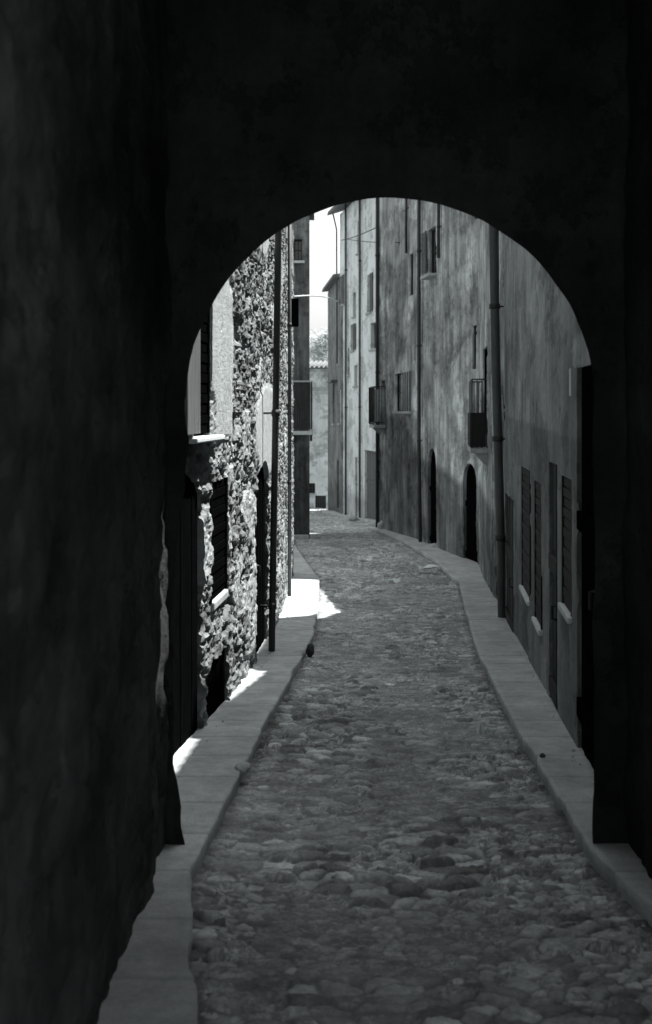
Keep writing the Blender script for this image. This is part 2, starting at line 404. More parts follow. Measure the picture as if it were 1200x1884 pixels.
tone = (.52+.40*joint*(1-sm*.5)+1.15*(rnd-.42)*(1-.55*sm)*joint)*(.5+1.0*fbm(X*7, Y*7, 40, 5))+.08*sm
tone = tone+sstep(.66, .78, fbm(X*26, Y*22, 44, 3))*.5*(fbm(X*3, Y*3, 45)+.2)
gut = np.minimum(X-XLr[:, None], XRr[:, None]-X)-.06; tone = tone*(.5+.5*sstep(.0, .09, gut+.05*(fbm(X*6, Y*4, 61)-.5)))      # road tone darker along both kerbs
tone = np.clip(tone+(hsh(np.floor(idv*5000), 3., 2.) > .955)*.6*joint, .12, 2.2)
n = len(t); i, j = np.meshgrid(np.arange(len(ys)-1), np.arange(n-1), indexing='ij'); k = i*n+j
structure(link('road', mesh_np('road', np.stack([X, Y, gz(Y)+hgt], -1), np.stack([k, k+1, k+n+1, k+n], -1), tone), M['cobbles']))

def pavement(inner, outer, y0, y1, h, side, seed, name='pavement', slab=.62, chip=.012):
    """raised walk: top between inner (wall) and outer (kerb) line, with a worn kerb face"""
    ys = [y0]
    while ys[-1] < y1-1e-6: ys.append(min(y1, ys[-1]+max(.02, .0035*abs(ys[-1]))))
    ys = np.array(ys); xi = inner(ys); xo = outer(ys)+side*0
    # chipped kerb line
    ch = chip*(fbm(ys*5, ys*0, seed, 4)-.5)*2+chip*2.2*sstep(.68, .9, vnoise(ys*2.2, ys*0, seed+3))
    xo = xo-side*ch
    t = np.linspace(0, 1, 26); X = xi[:, None]*(1-t)+xo[:, None]*t; Y = np.repeat(ys[:, None], len(t), 1)
    Z = gz(Y)+h+.010*(fbm(X*3, Y*3, seed, 4)-.5)
    # kerb face
    fx = xo[:, None]+side*np.array([.006, .004, .0, -.004])[None, :]+side*.012*(fbm(Y[:, :4]*14, np.arange(4)[None, :]*1.3+0*Y[:, :4], seed+9)-.5)
    fz = gz(ys)[:, None]+h-np.array([.010, .05, .11, .24])[None, :]
    X = np.concatenate([X, fx], 1); Y2 = np.repeat(ys[:, None], X.shape[1], 1); Z = np.concatenate([Z, fz], 1)
    edge = np.minimum(Y2/slab-np.floor(Y2/slab), 1-(Y2/slab-np.floor(Y2/slab)))*slab
    kerbw = np.abs(X-xo[:, None])
    tone = (.93+.12*hsh(np.floor(Y2/slab), (kerbw > .16)*1., seed))*(.86+.28*fbm(X*3, Y2*2, seed+2))
    jl = 1-.3*(1-sstep(.0, .022, edge)); tone = tone*jl
    Z = Z-.006*(1-sstep(.0, .02, edge))
    n = X.shape[1]; i, j = np.meshgrid(np.arange(len(ys)-1), np.arange(n-1), indexing='ij'); k = i*n+j
    Q = np.stack([k, k+1, k+n+1, k+n], -1).reshape(-1, 4)
    V = np.stack([X, Y2, Z], -1).reshape(-1, 3); T = tone.reshape(-1)
    # end faces
    for r in (0, len(ys)-1):
        top = np.arange(26)+r*n; b = len(V); low = V[top].copy(); low[:, 2] -= h+.15
        V = np.concatenate([V, low]); T = np.concatenate([T, T[top]])
        kk = np.arange(25); Q = np.concatenate([Q, np.stack([top[kk], top[kk+1], b+kk+1, b+kk], -1)])
    return structure(link(name, mesh_np(name, V, Q, T), M['paving']))
pavement(lambda y: np.where(y < 5.95, -1.25, np.where((y > 6.9) & (y < 8.95), XLW(y)-1.3, XLW(y)-.22)), lambda y: np.interp(y, LKy, LKx), -8, 25.3, KH, 1, 4, chip=.009)
pavement(lambda y: np.where(y < 27, XLW(y)-.3, -1.6), lambda y: np.interp(y, [25.3, 28, 33, 36.2], [-.15, -.38, -.79, -1.0]), 25.32, 36.2, KH-.03, 1, 14)
pavement(lambda y: np.where(y < 6.0, 2.2, XRW(y)+.25), lambda y: np.interp(y, RKy, RKx), -8, 42.2, KH, -1, 24, chip=.007)
pavement(lambda y: XC(y)+.3, lambda y: XC(y)-.28, 44, 60, KH, -1, 34)

# ------------------------------------------------------------------ gatehouse with the arch (the camera stands in its passage)
gh = thing('gatehouse', 'unlit stone gatehouse whose round arch frames the whole street, black inside', 'gatehouse', (.3, 5.7, gz(5.7)))
CX, R0, YF, YN = .308, .978, 6.32, 6.0
AZc = P(6.0, 740)
def jamb_left(z):
    v = HOR-(z-EYE)*F/6.0
    return np.interp(v, [740, 815, 900, 1150, 1300, 1400, 1500, 1590, 1700], [-.670, -.668, -.69, -.735, -.73, -.745, -.70, -.655, -.65])
out = []
for z in np.linspace(-.75, AZc, 60)[:-1]: out.append((float(jamb_left(z)), z))
for a in np.linspace(PI, 0, 90): out.append((CX+R0*math.cos(a), AZc+R0*math.sin(a)))
for z in np.linspace(AZc, -.75, 60)[1:]: out.append((CX+R0+.004*math.sin(z*7), z))
out = np.array(out); nO = len(out)
tg = np.gradient(out, axis=0); tg /= np.linalg.norm(tg, axis=1)[:, None]+1e-9
nrm = np.stack([tg[:, 1], -tg[:, 0]], -1)                           # into the opening
arc = np.cumsum(np.r_[0, np.linalg.norm(np.diff(out, axis=0), axis=1)])
left = np.arange(nO) < 60
V = []; T = []; Q = []; base = 0
def add(G, TT):
    global base
    a_, b_ = G.shape[:2]; i, j = np.meshgrid(np.arange(a_-1), np.arange(b_-1), indexing='ij'); k = base+i*b_+j
    V.append(G.reshape(-1, 3)); T.append(TT.reshape(-1)); Q.append(np.stack([k, k+b_, k+b_+1, k+1], -1).reshape(-1, 4)); base += a_*b_
nd = 24; yy = np.linspace(YF, YN, nd); grow = (yy-YN)/(YF-YN)*.10
G = np.zeros((nO, nd, 3)); amp = np.where(left, .022, .008)
for d in range(nd):
    no = (fbm(arc*6, arc*0+yy[d]*6, 3)-.5)*2*amp
    G[:, d, 0] = out[:, 0]+nrm[:, 0]*(no-grow[d]*np.where(left, 1.8, 1)); G[:, d, 2] = out[:, 1]+nrm[:, 1]*(no-grow[d]); G[:, d, 1] = yy[d]
add(G, np.ones((nO, nd))*.9)
# near and far faces fan out to a rectangle
def rim(yv, edge, x0, x1, zt):
    Gp = np.zeros((nO, 30, 3)); 
    for i_, (x, z) in enumerate(edge):
        dx, dz = x-CX, z-AZc
        if z < AZc: tx = x0 if x < CX else x1; tz = z
        else:
            s = 1e9
            if abs(dx) > 1e-6: s = min(s, ((x0 if dx < 0 else x1)-CX)/dx)
            if dz > 1e-6: s = min(s, (zt-AZc)/dz)
            tx, tz = CX+dx*s, AZc+dz*s
        for j_ in range(30):
            f = j_/29; Gp[i_, j_] = (x+(tx-x)*f, yv, z+(tz-z)*f)
    rel = (fbm(Gp[..., 0]*5, Gp[..., 2]*5, 7)-.5)*.09
    rel[:, 0] = 0; Gp[..., 1] += rel
    return Gp
Gn = rim(YN, np.stack([G[:, -1, 0], G[:, -1, 2]], -1), -2.5, 3.2, 6.5); add(Gn, .8+.4*fbm(Gn[..., 0]*3, Gn[..., 2]*3, 2))
Gf = rim(YF, np.stack([G[:, 0, 0], G[:, 0, 2]], -1), -2.5, 3.2, 6.5); add(Gf, .8+.4*fbm(Gf[..., 0]*3, Gf[..., 2]*3, 2))
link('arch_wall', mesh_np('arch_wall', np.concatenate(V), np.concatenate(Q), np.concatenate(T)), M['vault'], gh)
def sheet(name, P0, Pu, Pv, nu, nv, amp, n, parent, mat, sc=4, seed=0):
    u, v = np.meshgrid(np.linspace(0, 1, nu), np.linspace(0, 1, nv), indexing='ij'); P0, Pu, Pv, n = map(np.array, (P0, Pu, Pv, n))
    lu, lv = np.linalg.norm(Pu), np.linalg.norm(Pv); f1, f2, q = vor(u*lu/.42+.3*fbm(u*lu*3, v*lv*3, 2), v*lv/.24+.3*fbm(u*lu*3, v*lv*3, 6), seed); d = (fbm(u*lu*sc, v*lv*sc, seed)-.5)*amp+.014*sstep(0, .3, f2-f1)*(.4+.6*q)
    G = P0+u[..., None]*Pu+v[..., None]*Pv+d[..., None]*n
    i, j = np.meshgrid(np.arange(nu-1), np.arange(nv-1), indexing='ij'); k = i*nv+j
    return link(name, mesh_np(name, G, np.stack([k, k+nv, k+nv+1, k+1], -1), .5+.6*fbm(u*lu*3, v*lv*3, seed+5)+.4*q), mat, parent)
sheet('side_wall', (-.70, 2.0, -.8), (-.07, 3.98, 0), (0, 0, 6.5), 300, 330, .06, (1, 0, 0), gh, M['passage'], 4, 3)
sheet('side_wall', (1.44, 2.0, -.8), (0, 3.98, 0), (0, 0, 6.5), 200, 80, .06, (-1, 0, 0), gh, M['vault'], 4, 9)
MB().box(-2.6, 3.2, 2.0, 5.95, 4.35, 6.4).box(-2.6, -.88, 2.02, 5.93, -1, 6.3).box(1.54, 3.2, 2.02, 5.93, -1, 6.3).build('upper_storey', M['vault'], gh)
for k_ in range(3):
    y = 2.3+k_*1.45; MB().box(-.9, 1.8, y, y+.2, 4.12, 4.36).build('ceiling_beam', M['dark_wood'], gh, .01)
MB().box(-2.6, 3.3, 1.7, 6.45, 6.45, 6.6).build('roof', M['tile'], gh)

# ------------------------------------------------------------------ left rubble house (sunlit)
lh = thing('rubble_house', 'sunlit crumbling rubble house along the left pavement with tall drainpipe', 'house', (-.9, 14, float(gz(14))))
pfL = lambda u: (XLW(u), u*1.0); nfL = lambda u: (np.ones_like(u)*.9985, np.ones_like(u)*-.03)
gate = dict(u=(6.95, 8.95), z=(-.75, P(9, 855)), rise=.28, depth=.08)
win_hi = dict(u=(YL(358), YL(390)), z=(P(8.9, 803), 3.0), depth=.055)
win_lo = dict(u=(YL(394), YL(423)), z=(P(9.75, 1097), P(9.75, 880)), depth=.06)
cellar = dict(u=(YL(386), YL(424)), z=(-.62, P(9.7, 1205)), depth=.07)
door2 = dict(u=(12.5, 14.5), z=(-.95, P(13.2, 850)), rise=.45, depth=.08)
win_far = dict(u=(21.2, 22.2), z=(3.0, 4.2), depth=.2)
opsL = [gate, win_hi, win_lo, cellar, door2, win_far]
def plmask(U, Z):
    m = sstep(.05, .25, 1-np.hypot((U-9.75)/.75, (Z-2.3)/.75))                                  # plaster left beside the high window
    m = np.maximum(m, sstep(.0, .2, 1-np.maximum(abs(U-9.85)/.5, abs(Z-2.15)/.7)))
    m = np.maximum(m, sstep(.0, .25, 1-np.hypot((U-14.3)/2.4, (Z-1.55)/.62)))                   # above the arched door
    m = np.maximum(m, sstep(.0, .3, 1-np.hypot((U-13.2)/1.6, (Z-4.0)/.75)))
    nz_ = fbm(U*1.3, Z*2.4, 61, 5)
    m = np.maximum(m, sstep(.60, .64, nz_)*.6)
    return np.clip(m*1.0, 0, 1)*sstep(.30, .42, fbm(U*3, Z*5, 66, 4)+m*.25)
def dispL(U, Z):
    uu = U+.10*(fbm(U*3, Z*6, 2)-.5); zz = Z+.05*(fbm(U*4, Z*8, 5)-.5)
    f1, f2, idv = vor(uu/.18, zz/.078, 2.0)
    st = sstep(.0, .24, f2-f1)*(.35+.65*np.clip(1-(f1/.85)**2, 0, 1))
    h = -.045+st*(.008+.026*idv)
    g1, g2, id2 = vor(uu/.11, zz/.06, 6.0)
    h = h+.018*sstep(0, .3, g2-g1)*id2+.075*(fbm(U*4.5, Z*9, 12, 5)-.5)
    hol = sstep(.60, .68, fbm(U*3.1, Z*7.5, 44, 4)); h = h-.035*hol
    p = plmask(U, Z); return h*(1-p)+p*(.006+.006*(fbm(U*4, Z*6, 3)-.5))
def toneL(U, Z):
    uu = U+.10*(fbm(U*3, Z*6, 2)-.5); zz = Z+.05*(fbm(U*4, Z*8, 5)-.5)
    f1, f2, idv = vor(uu/.18, zz/.078, 2.0)
    t = (.42+.85*hsh(np.floor(idv*999), 2., 1.))*(.55+.45*sstep(.0, .14, f2-f1))*(.75+.5*fbm(U*7, Z*12, 8))
    p = plmask(U, Z); return t*(1-p)+p*2.2*(.85+.3*fbm(U*3, Z*3, 77))
zs = lines(-2.2, 5.6, lambda z: .022 if z < 4.6 else .2, [o['z'][0] for o in opsL]+[o['z'][1] for o in opsL])
zs = np.append(zs, [6.3])
us = lines(6.0, 26.3, lambda y: max(.024, .0021*y), [o['u'][0] for o in opsL]+[o['u'][1] for o in opsL])
topL = lambda u: np.interp(u, [6, 26.3], [6.7, 6.3])
link('wall', wall_mesh('wall', pfL, nfL, us, zs, opsL, topL, dispL, toneL, False), M['rubble'], lh)
wall_body('wall', pfL, nfL, [6.05, 7, 9.0, 12.4, 14.6, 20, 26.2], 6.5, -2.4, topL, M['plaster_left'], lh, inset=1.15)
e = MB(); e.box(-6.5, -.69, 26.22, 26.34, -2.4, 6.2); e.build('end_wall', M['plaster_left'], lh)
roof(pfL, nfL, [6.2, 12, 18, 26.3], .3, 6, topL, lh, ends=(0, .2))
leaf_boards(pfL, nfL, 6.97, 8.93, -.75, gate['z'][1]-.02, .055, M['shade_black_wood'], lh, 'gate', 9, rise=.28, battens=False, handle=True)  # flush near-black boards stand in for a deep shaded recess
shutter(pfL, nfL, *win_hi['u'], win_hi['z'][0]+.02, win_hi['z'][1], lh, 'shade_black_wood', -.05)
s = MB(); wbox(s, pfL, nfL, YL(343), YL(396), -.3, .075, P(8.9, 812), P(8.9, 802)); s.build('sill', M['pale_stone'], lh, .01)
leaf_boards(pfL, nfL, 7.95, YL(357), P(8.3, 798), 3.0, -.05, M['grey_wood'], lh, 'shutter', 2, battens=False)
shutter(pfL, nfL, *win_lo['u'], *win_lo['z'], lh, 'shade_black_wood', -.055)
s = MB(); wbox(s, pfL, nfL, YL(395), YL(421), -.07, .0, win_lo['z'][0]-.06, win_lo['z'][0]+.012); s.build('sill', M['stone'], lh, .015)
leaf_boards(pfL, nfL, *cellar['u'], *cellar['z'], .045, M['shade_black_wood'], lh, 'cellar_hatch', 5, battens=False)
leaf_boards(pfL, nfL, *door2['u'], *door2['z'], .055, M['shade_black_wood'], lh, 'door', 10, rise=.45, battens=False, handle=True)
window(pfL, nfL, *win_far['u'], *win_far['z'], lh, d=.15, mat='dark_wood', sill='stone')
a, n_ = pt(pfL, nfL, 21.15, .01)
MB().box(a[0], a[0]+.17, 21.12, 21.16, P(21, 600), P(21, 548)).box(a[0], a[0]+.05, 21.12, 21.16, P(21, 672), P(21, 603)).build('shutter', M['shade_black_wood'], lh)
downpipe([(-.578, 13.3, -.78), (-.56, 13.3, .3), (-.525, 13.3, 2.4), (-.488, 13.3, 5.0), (-.48, 13.3, 6.5)], .036, 'dark_zinc', lh, [-.3, 1.75, 3.9], -.13)
downpipe([(-.60, 20.6, -1.3), (-.60, 20.6, 6.2)], .03, 'zinc', lh, [.6, 3.2], -.08)

# ------------------------------------------------------------------ right houses: their eaves decide where the sun reaches the left pavement
def eave_for(Yt, Xt, over=.3):
    """height of the eave that puts the shadow edge at (Xt, Yt) on the ground, and where along the wall it stands"""
    X0, Y0, Z0 = Xt, Yt, float(gz(Yt))+KH
    for t in np.linspace(0, 40, 40001):
        x = X0+sd.x*t; y = Y0+sd.y*t
        if x >= float(XRW(y))-over: return y, Z0+sd.z*t
targets = [(6.9, -.90), (8.6, -.84), (8.75, -.97), (10.0, -.92), (10.15, -.76), (11.6, -.56), (11.9, -.54), (12.05, -.73), (14, -.68), (16.9, -.63), (17.3, -.2), (18.2, .10), (18.9, .28), (19.6, .18), (23, -.02), (24.6, -.13), (24.8, -.7), (26, -.75)]
prof = [eave_for(a, b) for a, b in targets]
print('EAVES', [(round(a, 2), round(b, 2)) for a, b in prof])
py = [p[0] for p in prof]; pz = [p[1] for p in prof]
SPLIT = 17.35
def topR(u): return np.interp(u, [0]+py+[33, 41.7], [pz[0]]+pz+[pz[-1]+.5, 9.9])
pfR = lambda u: (XRW(u), u*1.0)
def nfR(u):
    u = np.asarray(u, float); a = u < 27.9
    return np.where(a, -.9961, -.9930), np.where(a, .0883, -.1180)
# --- near house
rh = thing('plastered_house', 'smooth grey plastered house nearest on the right with narrow door and windows', 'house', (1.9, 11, float(gz(11))))
A1 = dict(u=(YA(975), YA(960)), z=(P(13.1, 1092), P(13.1, 862)), depth=.035)
A2 = dict(u=(YA(996), YA(984)), z=(P(11.5, 1148), P(11.5, 888)), depth=.035)
A3 = dict(u=(YA(1026), YA(1011)), z=(-.95, P(10, 852)), depth=.035)
A4 = dict(u=(YA(1052), YA(1034)), z=(P(9, 1122), P(9, 878)), depth=.035)
A5 = dict(u=(7.2, YA(1062)), z=(-.75, P(8, 674)), depth=.035)
A6 = dict(u=(YA(945), YA(930)), z=(-1.35, P(15, 925)), depth=.035)
opsA = [A1, A2, A3, A4, A5, A6]
def dispR(U, Z):
    b = .010*(fbm(U*1.1, Z*1.1, 31, 3)-.5)+.005*(fbm(U*7, Z*9, 32)-.5)
    flake = sstep(.58, .61, fbm(U*.9, Z*1.5, 35, 6)); return b-.012*flake
def toneA(U, Z):
    flake = sstep(.58, .61, fbm(U*.9, Z*1.5, 35, 6))
    t = (.85+.3*fbm(U*.8, Z*.8, 36))*(1-.22*flake)
    line = 1.61+.016*(U-10.4)
    t = t*(1-.30*sstep(-.02, .02, (line+.03*(fbm(U*2, Z*0, 5)-.5))-Z))            # darker painted dado
    # pale repaired patch high on the wall
    pm = sstep(.0, .3, 1-np.hypot((U-11.6)/1.0, (Z-2.75)/.42)+.5*(fbm(U*2, Z*3, 50)-.5)); pm2 = sstep(0, .25, 1-np.hypot((U-7.9)/.75, (Z-2.16)/.16)+.8*(fbm(U*4, Z*6, 53)-.5)); return t*(1+.5*pm+.7*pm2)
zs = lines(-2.0, 4.6, lambda z: .03 if z < 3.6 else .15, [o['z'][0] for o in opsA]+[o['z'][1] for o in opsA]); zs = np.append(zs, [5.4, 6.2])
us = lines(6.0, SPLIT, lambda y: max(.03, .003*y), [o['u'][0] for o in opsA]+[o['u'][1] for o in opsA])
link('wall', wall_mesh('wall', pfR, nfR, us, zs, opsA, topR, dispR, toneA), M['plaster_near'], rh)
kn = [6.1]+[y for y in py if 6.3 < y < SPLIT]+[SPLIT]
wall_body('wall', pfR, nfR, kn, 6, -2.5, topR, M['plaster_near'], rh)
roof(pfR, nfR, kn, .3, 5, topR, rh, pitch=.25)
for o, mt, sl_ in ((A1, 'dark_wood', 1), (A2, 'dark_wood', 1), (A4, 'dark_wood', 1)):
    w_ = shutter(pfR, nfR, *o['u'], *o['z'], rh, 'black_wood', -.032)
    s = MB(); wbox(s, pfR, nfR, o['u'][0]-.02, o['u'][1]+.02, -.06, .03, o['z'][0]-.04, o['z'][0]+.01); s.build('sill', M['pale_stone'], w_, .01)
leaf_boards(pfR, nfR, *A3['u'], *A3['z'], .022, M['black_wood'], rh, 'door', 4, handle=True)
leaf_boards(pfR, nfR, *A5['u'], *A5['z'], .025, M['shade_black_wood'], rh, 'door', 6, handle=True)
leaf_boards(pfR, nfR, *A6['u'], *A6['z'], .022, M['black_wood'], rh, 'door', 6, handle=True)
s = MB(); wbox(s, pfR, nfR, YA(1060.5), YA(1057), 0, .035, P(8.4, 728), P(8.4, 678)); s.build('door_jamb', M['pale_stone'], rh)
downpipe([(2.40, 17, -1.1), (2.375, 17, 0), (2.31, 17, 2.4), (2.27, 17, 4.6), (2.26, 17, 7.4)], .062, 'zinc', rh, [.05, 1.4, 3.2], .12)
downpipe([(2.50, 17.9, -1.15), (2.46, 17.9, 1.4), (2.42, 17.9, 7)], .035, 'dark_zinc', rh, [.9], .1)
# --- mid house, bent with the street
rm = thing('stained_house', 'tall stained bending house in the middle right with iron balcony and arched doorways', 'house', (3.2, 30, float(gz(30))))
B1 = dict(u=(YB(803), YB(787)), z=(-2.2, P(33, 825)), rise=.55, depth=.12)
B2 = dict(u=(YB(877), YB(852)), z=(-2.1, P(28.8, 852)), rise=.45, depth=.12)
B3 = dict(u=(YB(802), YB(789)), z=(P(33, 507), P(33, 420)), depth=.12)
B4 = dict(u=(YB(760.5), YB(753.5)), z=(P(36.1, 545), P(36.1, 468)), depth=.08)
B5 = dict(u=(YB(757), YB(727)), z=(P(37.5, 757), P(37.5, 686)), depth=.12)
B6 = dict(u=(23.4, 25.0), z=(P(24.2, 800), P(24.2, 640)), depth=.12)
B7 = dict(u=(YB(876), YB(869)), z=(P(28.6, 680), P(28.6, 600)), depth=.08)
B8 = dict(u=(40.5, 41.35), z=(P(41, 782), P(41, 700)), depth=.2)
B9 = dict(u=(18.6, 19.9), z=(-1.5, P(19, 905)), depth=.08)
opsB = [B1, B2, B3, B4, B5, B6, B7, B8, B9]
def dispB(U, Z):
    flake = sstep(.52, .56, fbm(U*.45, Z*.7, 71, 6)); f1, f2, idv = vor(U/.5, Z/.22, 9.)
    b = .03*(fbm(U*.6, Z*.6, 31, 3)-.5)+.012*(fbm(U*5, Z*6, 32)-.5)
    return b-flake*(.03-.025*sstep(0, .25, f2-f1)*(.3+idv))
def toneB(U, Z):
    flake = sstep(.52, .56, fbm(U*.45, Z*.7, 71, 6))
    t = (.72+.56*fbm(U*1.6, Z*1.4, 73, 6))*(1-.25*flake)*(1+.5*sstep(.57, .61, fbm(U*.7, Z*.8, 79, 6)))
    line = np.interp(U, [17, 27, 30, 35, 37, 42], [.0, .15, .1, .6, 1.6, 1.7])+.25*(fbm(U*.8, Z*.3, 15)-.5)   # old tarred dado, higher towards the corner
    return t*(1-.58*sstep(-.2, .12, line-Z))
oa = [B6, B9]; ob = [o for o in opsB if o not in oa]
zs = lines(-2.2, 4.7, lambda z: .035, [o['z'][i_] for o in oa for i_ in (0, 1)]); zs = np.append(zs, [4.8])
us = lines(SPLIT, 27.9, lambda y: .05, [y for y in py if SPLIT < y < 27.9]+[o['u'][i_] for o in oa for i_ in (0, 1)])
link('wall', wall_mesh('wall', pfR, nfR, us, zs, oa, topR, dispB, toneB), M['plaster_mid'], rm)
zs = lines(-2.6, 8.2, lambda z: .05, [o['z'][i_] for o in ob for i_ in (0, 1)]); zs = np.append(zs, [8.4])
us = lines(27.9, 41.7, lambda y: .06, [o['u'][i_] for o in ob for i_ in (0, 1)])
link('wall', wall_mesh('wall', pfR, nfR, us, zs, ob, topR, dispB, toneB), M['plaster_mid'], rm)
kn = sorted(set([SPLIT]+[y for y in py if SPLIT+.1 < y < 27.9]+[27.9, 28.1, 33, 41.65]))
wall_body('wall', pfR, nfR, kn, 6, -3, topR, M['plaster_mid'], rm)
roof(pfR, nfR, kn, .3, 5.5, topR, rm, pitch=.25)
A, n_ = pt(pfR, nfR, 41.7, 0)
e = MB(); e.box(A[0]+.0, A[0]+6, 41.6, 41.72, -3, 9.8); e.build('end_wall', M['plaster_mid'], rm)
leaf_boards(pfR, nfR, *B1['u'], *B1['z'], .08, M['shade_black_wood'], rm, 'door', 6, rise=.55, handle=True)
leaf_boards(pfR, nfR, *B2['u'], *B2['z'], .08, M['shade_black_wood'], rm, 'door', 6, rise=.45, handle=True)
leaf_boards(pfR, nfR, *B9['u'], *B9['z'], .05, M['shade_black_wood'], rm, 'door', 6, handle=True)
window(pfR, nfR, *B3['u'], *B3['z'], rm, d=.08, mat='black_wood', sill='stone', sillout=.22)
window(pfR, nfR, *B4['u'], *B4['z'], rm, d=.05, mat='black_wood', sill=None)
window(pfR, nfR, *B5['u'], *B5['z'], rm, d=.07, mat='black_wood', sill='stone')
shutter(pfR, nfR, *B6['u'], *B6['z'], rm, 'shade_black_wood', -.06)
window(pfR, nfR, *B7['u'], *B7['z'], rm, d=.05, mat='black_wood', sill=None)
window(pfR, nfR, *B8['u'], *B8['z'], rm, d=.15, mat='dark_wood', sill=None)
um = (B5['u'][0]+B5['u'][1])/2
shutter(pfR, nfR, B5['u'][0]-.02, um+.1, B5['z'][0]+.02, B5['z'][1], rm, 'grey_wood', -.05)
for k_ in range(4):
    s = MB(); A, n_ = pt(pfR, nfR, B5['u'][0]+.1+k_*.36, .06); s.tube([(A[0], A[1], B5['z'][0]-.02), (A[0], A[1], B5['z'][1])], .014, 5)
    s.build('window_bar', M['stone'], rm)
shutter(pfR, nfR, YB(787), YB(777)-.2, P(33.5, 500), P(33.5, 424), rm, 'grey_wood', .03)
downpipe([tuple(pt(pfR, nfR, YB(777), .09)[0])+(z,) for z in (8.9, 4.5, 0.95)]+[tuple(pt(pfR, nfR, YB(777)-.25, .10)[0])+(-1.85,)], .05, 'dark_zinc', rm, [6.2, 3.6, 1.0], .1)
downpipe([tuple(pt(pfR, nfR, YB(752), .07)[0])+(z,) for z in (9.1, 6.4)], .035, 'dark_zinc', rm, [8.2], .1)
downpipe([tuple(pt(pfR, nfR, YB(812), .07)[0])+(z,) for z in (8.4, 5.7)], .04, 'dark_zinc', rm, [6.5], .1)
A, n_ = pt(pfR, nfR, 41.6, .07)
downpipe([(A[0], A[1], z) for z in (9.6, 4, -2.05)], .055, 'dark_zinc', rm, [7, 3.1, -.2], .1)
def balcony(u0, u1, z, h, dep, parent, panel=.0, cloth=False, bars=8, railcol='iron'):
    b = MB(); wbox(b, pfR, nfR, u0, u1, -.02, dep, z-.09, z); o = b.build('balcony', M['stone'], parent, .01)
    r = MB(); c0, n_ = pt(pfR, nfR, u0+.03, 0); c1, _ = pt(pfR, nfR, u1-.03, 0)
    f0 = (c0[0]+n_[0]*(dep-.03), c0[1]+n_[1]*(dep-.03)); f1_ = (c1[0]+n_[0]*(dep-.03), c1[1]+n_[1]*(dep-.03))
    path = [c0, f0, f1_, c1]
    for zz in (z+.08, z+h): r.tube([(p[0], p[1], zz) for p in path], .016, 6)
    for (p, q, k_) in ((c0, f0, 3), (f0, f1_, bars), (f1_, c1, 3)):
        for i_ in range(k_+1):
            f = i_/k_; r.tube([(p[0]+(q[0]-p[0])*f, p[1]+(q[1]-p[1])*f, z), (p[0]+(q[0]-p[0])*f, p[1]+(q[1]-p[1])*f, z+h)], .013, 5)
    r.build('railing', M[railcol], o)
    if panel:
        p_ = MB(); wbox(p_, pfR, nfR, u0+.005, u1-.005, dep-.012, dep+.008, z+.02, z+panel); wbox(p_, pfR, nfR, u0-.005, u0+.008, .02, dep-.014, z+.02, z+panel); p_.build('panel', M['black_wood'], o)
    for uu in (u0+.15, u1-.15):
        s_ = MB(); A, n2 = pt(pfR, nfR, uu, 0); s_.poly([(A[0], A[1]-.04, z-.092), (A[0]+n2[0]*dep*.8, A[1]+n2[1]*dep*.8-.04, z-.092), (A[0], A[1]-.04, z-.35), (A[0], A[1]+.04, z-.092), (A[0]+n2[0]*dep*.8, A[1]+n2[1]*dep*.8+.04, z-.092), (A[0], A[1]+.04, z-.35)], [(0,1,2),(3,5,4),(0,3,4,1),(1,4,5,2),(0,2,5,3)])
        s_.build('balcony_bracket', M['stone'], o)
    return o
balcony(23.2, 25.2, P(24.2, 822), 1.28, .30, rm, panel=.66, bars=10, railcol='zinc')
bc = balcony(40.4, 41.5, P(41, 782), 1.25, .36, rm, bars=5)
A, n_ = pt(pfR, nfR, 41.45, .33); MB().box(A[0]-.05, A[0]+.08, A[1]-.05, A[1]+.05, P(41, 780), P(41, 713)).build('shutter', M['black_wood'], rm)
A, n_ = pt(pfR, nfR, 41.3, .06)
c = MB()
for k_ in range(8):
    x = A[0]-.19+k_*.026; c.box(x, x+.024, 41.46+.01*(k_ % 2), 41.49+.01*(k_ % 2), P(41, 776), P(41, 716))
c.build('curtain', M['cloth'], rm)

# ------------------------------------------------------------------ far right houses
fc = thing('pale_tall_house', 'tall pale house beyond the dark corner, many small windows, right of the strip of sky', 'house', (1.5, 52, float(gz(52))))
pfC = lambda u: (XC(u), u*1.0); nfC = lambda u: (np.ones_like(u*1.0)*-.9876, np.ones_like(u*1.0)*-.157)
specs = [(645, 652, 597, 645), (682, 695, 593, 642), (658, 664, 405, 465), (676, 683, 505, 575), (650, 655, 538, 582), (652, 658, 672, 710), (630, 634, 505, 560), (640, 643.5, 640, 690)]
opsC = []
for x0, x1, v0_, v1_ in specs:
    um = (YC(x0)+YC(x1))/2; opsC.append(dict(u=(YC(x1), YC(x0)), z=(P(um, v1_), P(um, v0_)), depth=.22))
doorC = dict(u=(YC(696), YC(671)), z=(-3.2, P(49, 830)), depth=.2); doorC2 = dict(u=(YC(658), YC(654)), z=(-3.3, P(52, 842)), depth=.2)
opsC += [doorC, doorC2]
dispC = lambda U, Z: .02*(fbm(U*.8, Z*.8, 4)-.5)+.008*(fbm(U*5, Z*6, 32)-.5)
toneC = lambda U, Z: (.85+.3*fbm(U*.5, Z*.5, 9))*(1-.35*sstep(0, .5, -1.6+.4*fbm(U, Z*.2, 3)-Z))
zs = lines(-4, 10.75, .09, [o['z'][0] for o in opsC]+[o['z'][1] for o in opsC]); us = lines(44, 56.6, .09, [o['u'][0] for o in opsC]+[o['u'][1] for o in opsC])
topC = lambda u: np.asarray(u)*0+10.75
link('wall', wall_mesh('wall', pfC, nfC, us, zs, opsC, topC, dispC, toneC), M['plaster_far'], fc)
